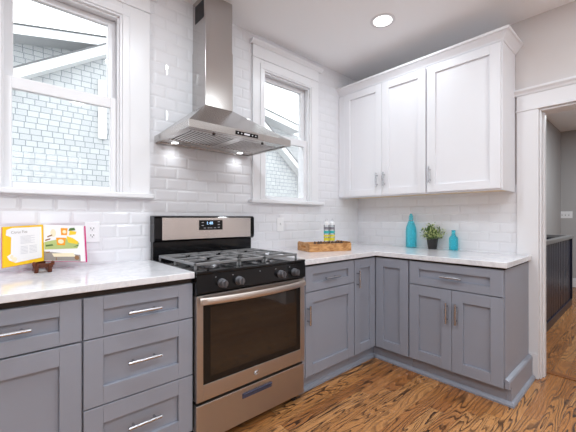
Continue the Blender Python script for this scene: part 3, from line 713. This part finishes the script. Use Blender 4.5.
# blue bottles
def bottle(p, prof, label, swing):
    e = tag(empty('blue_bottle', p), label, 'bottle', 'blue glass bottles')
    mb = MB(); mb.lathe(prof, p, 32); obj('glass', mb, M['teal'], e, smooth=True)
    top = prof[-1][1]
    if swing:
        mb = MB(); mb.lathe([(.0125, top+.0005), (.0135, top+.008), (.009, top+.018), (0, top+.018)], p, 18); st = obj('stopper', mb, M['teal'], e, smooth=True)
        mb = MB(); rr0 = prof[-1][0]+.003
        mb.tube([Vector(p)+Vector(q) for q in ((0, -rr0, top-.045), (0, -rr0-.003, top-.012), (0, -.012, top+.012), (0, .012, top+.012), (0, rr0+.003, top-.012), (0, rr0, top-.045))], .0015, 6)
        mb.lathe([(prof[-1][0]+.001, top-.05), (prof[-1][0]+.003, top-.048), (prof[-1][0]+.003, top-.045), (prof[-1][0]+.001, top-.043)], p, 18); obj('wire_bail', mb, M['nickel'], st)
    else:
        mb = MB(); mb.lathe([(.0125, top-.01), (.0165, top-.008), (.0165, top+.0), (.0135, top+.002)], p, 18); obj('lip', mb, M['teal'], e, smooth=True)
bottle((-.066, -.652, CZ), [(.044, 0), (.048, .004), (.048, .160), (.044, .19), (.029, .235), (.0185, .26), (.0170, .285), (.019, .287), (.019, .300)], 'tall sky-blue glass bottle with a stopper on the countertop', True)
bottle((-.05, -1.032, CZ), [(.032, 0), (.036, .004), (.036, .098), (.032, .112), (.018, .125), (.0145, .14), (.0145, .170)], 'short sky-blue glass bottle right of the potted plant', False)

# potted plant
PP = Vector((-.080, -.862, CZ))
e = tag(empty('potted_plant', PP), 'small leafy green plant in a charcoal pot between blue bottles', 'plant')
mb = MB(); mb.lathe([(.034, 0), (.036, .003), (.047, .085), (.049, .087), (.049, .098), (.045, .098), (.043, .086), (0, .086)], PP, 28); pt = obj('pot', mb, M['pot'], e, smooth=True)
mb = MB(); mb.lathe([(.0425, .0862), (.03, .089), (0, .09)], PP, 16); obj('soil', mb, M['soil'], pt)
rr = random.Random(11); ms = MB(); ml = MB()
for k in range(70):
    a = rr.uniform(0, 2*PI); el = rr.uniform(.05, 1.5); L = rr.uniform(.07, .125)
    d = Vector((math.cos(a)*math.cos(el)*.85, math.sin(a)*math.cos(el)*.85, math.sin(el)*.95+.12))
    base = PP+Vector((math.cos(a)*.012, math.sin(a)*.012, .088)); tip = base+d*L
    tip.x = min(tip.x, -.016)
    mid = base+(tip-base)*.5+Vector((0, 0, .012)); ms.tube([base, mid, tip], [.0013, .0011, .0008], 5)
    for j in range(7):
        q = rr.uniform(.35, 1.05); c = base.lerp(tip, q)+Vector((rr.gauss(0, .008), rr.gauss(0, .008), rr.gauss(0, .008)))
        c.x = min(c.x, -.024)
        dr_ = (d*.6+Vector((rr.uniform(-1, 1), rr.uniform(-1, 1), rr.uniform(-.3, .8)))).normalized(); ln = rr.uniform(.017, .028); wd = ln*.3
        sd = dr_.cross(Vector((rr.uniform(-.4, .4), rr.uniform(-.4, .4), 1))).normalized(); nn = sd.cross(dr_).normalized()
        ml.mi = 1 if rr.random() < .5 else 0
        P = [c, c+dr_*ln*.45+sd*wd-nn*.001, c+dr_*ln, c+dr_*ln*.45-sd*wd-nn*.001, c+dr_*ln*.5+nn*.003]
        for pp in P: pp.x = min(pp.x, -.012)
        ml.add([tuple(x) for x in P], [(0, 1, 4), (1, 2, 4), (2, 3, 4), (3, 0, 4)])
obj('stems', ms, M['stem'], e); obj('foliage', ml, [M['leaf'], M['leafl']], e)

CZ = .921
# cookbook on its easel
GB = Vector((-2.805, -.050, .968)); tilt = math.radians(14)
def page_frame(sgn):
    """page plane: u away from the gutter, v up the page, n out to the reader"""
    ang = math.radians(38)
    u = Vector((sgn*math.cos(ang), -math.sin(ang), -.03)).normalized()
    v0 = Vector((0, math.sin(tilt), math.cos(tilt))); v = v0.normalized()
    n = (u.cross(v) if sgn > 0 else v.cross(u)).normalized()
    if n.y > 0: n = -n
    return u, v, n
e = tag(empty('cookbook', GB), 'open cookbook with a yellow-bordered recipe page on a wooden easel', 'book')
PW, PH = .205, .194
def pbox(mb, fr, u0, u1, v0, v1, n0, n1):
    u, v, n = fr; P = lambda a, b, c: tuple(GB+u*a+v*b+n*c)
    mb.add([P(u0,v0,n0),P(u1,v0,n0),P(u1,v1,n0),P(u0,v1,n0),P(u0,v0,n1),P(u1,v0,n1),P(u1,v1,n1),P(u0,v1,n1)], [(0,3,2,1),(4,5,6,7),(0,1,5,4),(1,2,6,5),(2,3,7,6),(3,0,4,7)])
def ppoly(mb, fr, pts, n1):
    u, v, n = fr; mb.add([tuple(GB+u*a+v*b+n*n1) for a, b in pts], [tuple(range(len(pts)))])
def disc(cu, cv, ru, rv, k=16): return [(cu+ru*math.cos(2*PI*i/k), cv+rv*math.sin(2*PI*i/k)) for i in range(k)]
FL, FR = page_frame(-1), page_frame(1)
mb = MB()
pbox(mb, FL, 0, PW, -.001, PH, -.012, -.009); pbox(mb, FR, 0, PW+.006, -.003, PH, -.012, -.009)
obj('cover', mb, M['magenta'], e, label='magenta cover edge')
mb = MB(); pbox(mb, FL, .001, PW, 0, PH, -.0088, 0); pgl = obj('left_page', mb, M['yellow'], e, label='recipe page with a wide yellow border')
mb = MB(); ppoly(mb, FL, [(.012, .020), (.150, .014), (.180, .030), (.190, .05), (.172, .06), (.170, .14), (.195, .152), (.192, .178), (.165, .186), (.012, .184)], .0006); obj('text_panel', mb, M['paper'], pgl)
mb = MB()
for k in range(7): mb.mi = 0; ppoly(mb, FL, [(.05+.02*(k % 2), .14-k*.006), (.125, .14-k*.006), (.125, .1418-k*.006), (.05+.02*(k % 2), .1418-k*.006)], .0010)
for k in range(6):
    v_ = .088-k*.007; ppoly(mb, FL, [(.088, v_), (.125, v_), (.125, v_+.002), (.088, v_+.002)], .0010); ppoly(mb, FL, [(.04, v_), (.08, v_), (.08, v_+.002), (.04, v_+.002)], .0010)
obj('recipe_text', mb, M['ink'], pgl)
u, v, n = FL; mb = text_mesh('Citrus Fizz', .019, GB-(-u*.130)+v*.163, -u, v, .0012); obj('title', mb, M['greyink'], pgl)
mb = MB(); ppoly(mb, FL, disc(.155, .03, .012, .012), .0010); ppoly(mb, FL, disc(.168, .045, .008, .01), .0011); obj('flower_print', mb, M['cream'], pgl)
mb = MB(); pbox(mb, FR, .001, PW, 0, PH, -.0088, 0); pgr = obj('right_page', mb, M['paper'], e, label='photo page showing orange juice and bananas')
def ink(m, polys, lv):
    mb = MB()
    for p in polys:
        mb = MB(); ppoly(mb, FR, p, lv); obj('photo_print', mb, M[m], pgr)
ink('green', [[(.004, .06), (.17, .07), (.182, .1), (.11, .125), (.004, .1)]], .0006)
ink('greyink', [[(.002, .002), (.184, .002), (.184, .035), (.002, .05)]], .0007)
ink('cream', [disc(.05, .15, .014, .022), [(.04, .04), (.15, .045), (.16, .025), (.05, .022)]], .0008)
ink('brownink', [[(.01, .105), (.035, .115), (.035, .121), (.008, .112)], [(.02, .125), (.045, .135), (.045, .142), (.02, .132)], disc(.166, .02, .012, .012)], .0009)
ink('orange', [[(.068, .085), (.108, .085), (.114, .125), (.064, .125)], [(.09, .14), (.12, .14), (.125, .178), (.09, .178)]], .0010)
ink('banana', [[(.125, .10), (.17, .092), (.178, .105), (.15, .125), (.118, .135)], [(.13, .14), (.165, .145), (.17, .16), (.135, .165)]], .0011)
ink('cream', [disc(.088, .105, .015, .012), disc(.108, .158, .010, .010)], .0013)
ink('leaf', [[(.012, .075), (.05, .082), (.045, .09), (.01, .084)], [(.15, .078), (.178, .082), (.176, .09)], [(.128, .163), (.165, .168), (.16, .182), (.135, .178)]], .0012)
ink('brownink', [[(.012, .040), (.03, .044), (.03, .050), (.012, .047)], [(.06, .003), (.064, .003), (.064, .02), (.06, .02)]], .0013)
# easel
e = tag(empty('book_easel', (-2.8, -.09, CZ)), 'small carved brown wooden easel holding the cookbook', 'book stand')
def ebox(mb, x0, x1, y0, y1, z0, z1): mb.box(x0, x1, y0, y1, z0, z1)
mb = MB(); mb.box(-2.858, -2.778, -.150, -.128, .944, .958); mb.box(-2.858, -2.778, -.158, -.150, .944, .966); obj('ledge', mb, M['walnut'], e, bevel=.003)
for sx in (-1, 1):
    x = -2.818+sx*.027; mb = MB()
    mb.prism([(-.128, CZ), (-.160, CZ), (-.170, CZ+.012), (-.176, CZ+.040), (-.166, CZ+.048), (-.160, CZ+.0225), (-.10, CZ+.0225), (-.075, CZ+.01), (-.03, CZ+.010), (-.03, CZ), (-.06, CZ), (-.10, CZ+.006)], 'y' if False else 'x', x-.008, x+.008)
    obj('foot', mb, M['walnut'], e, bevel=.002)
    mb = MB(); mb.lathe([(.009, -.007), (.012, 0), (.009, .007)], (x+sx*.010, -.170, CZ+.046), 14, 'x'); obj('scroll', mb, M['walnut'], e, smooth=True)
mb = MB(); mb.prism([(-.022, CZ+.0101), (-.014, CZ+.0101), (-.004, 1.06), (-.010, 1.06)], 'x', -2.84, -2.796); obj('back_rest', mb, M['walnut'], e)
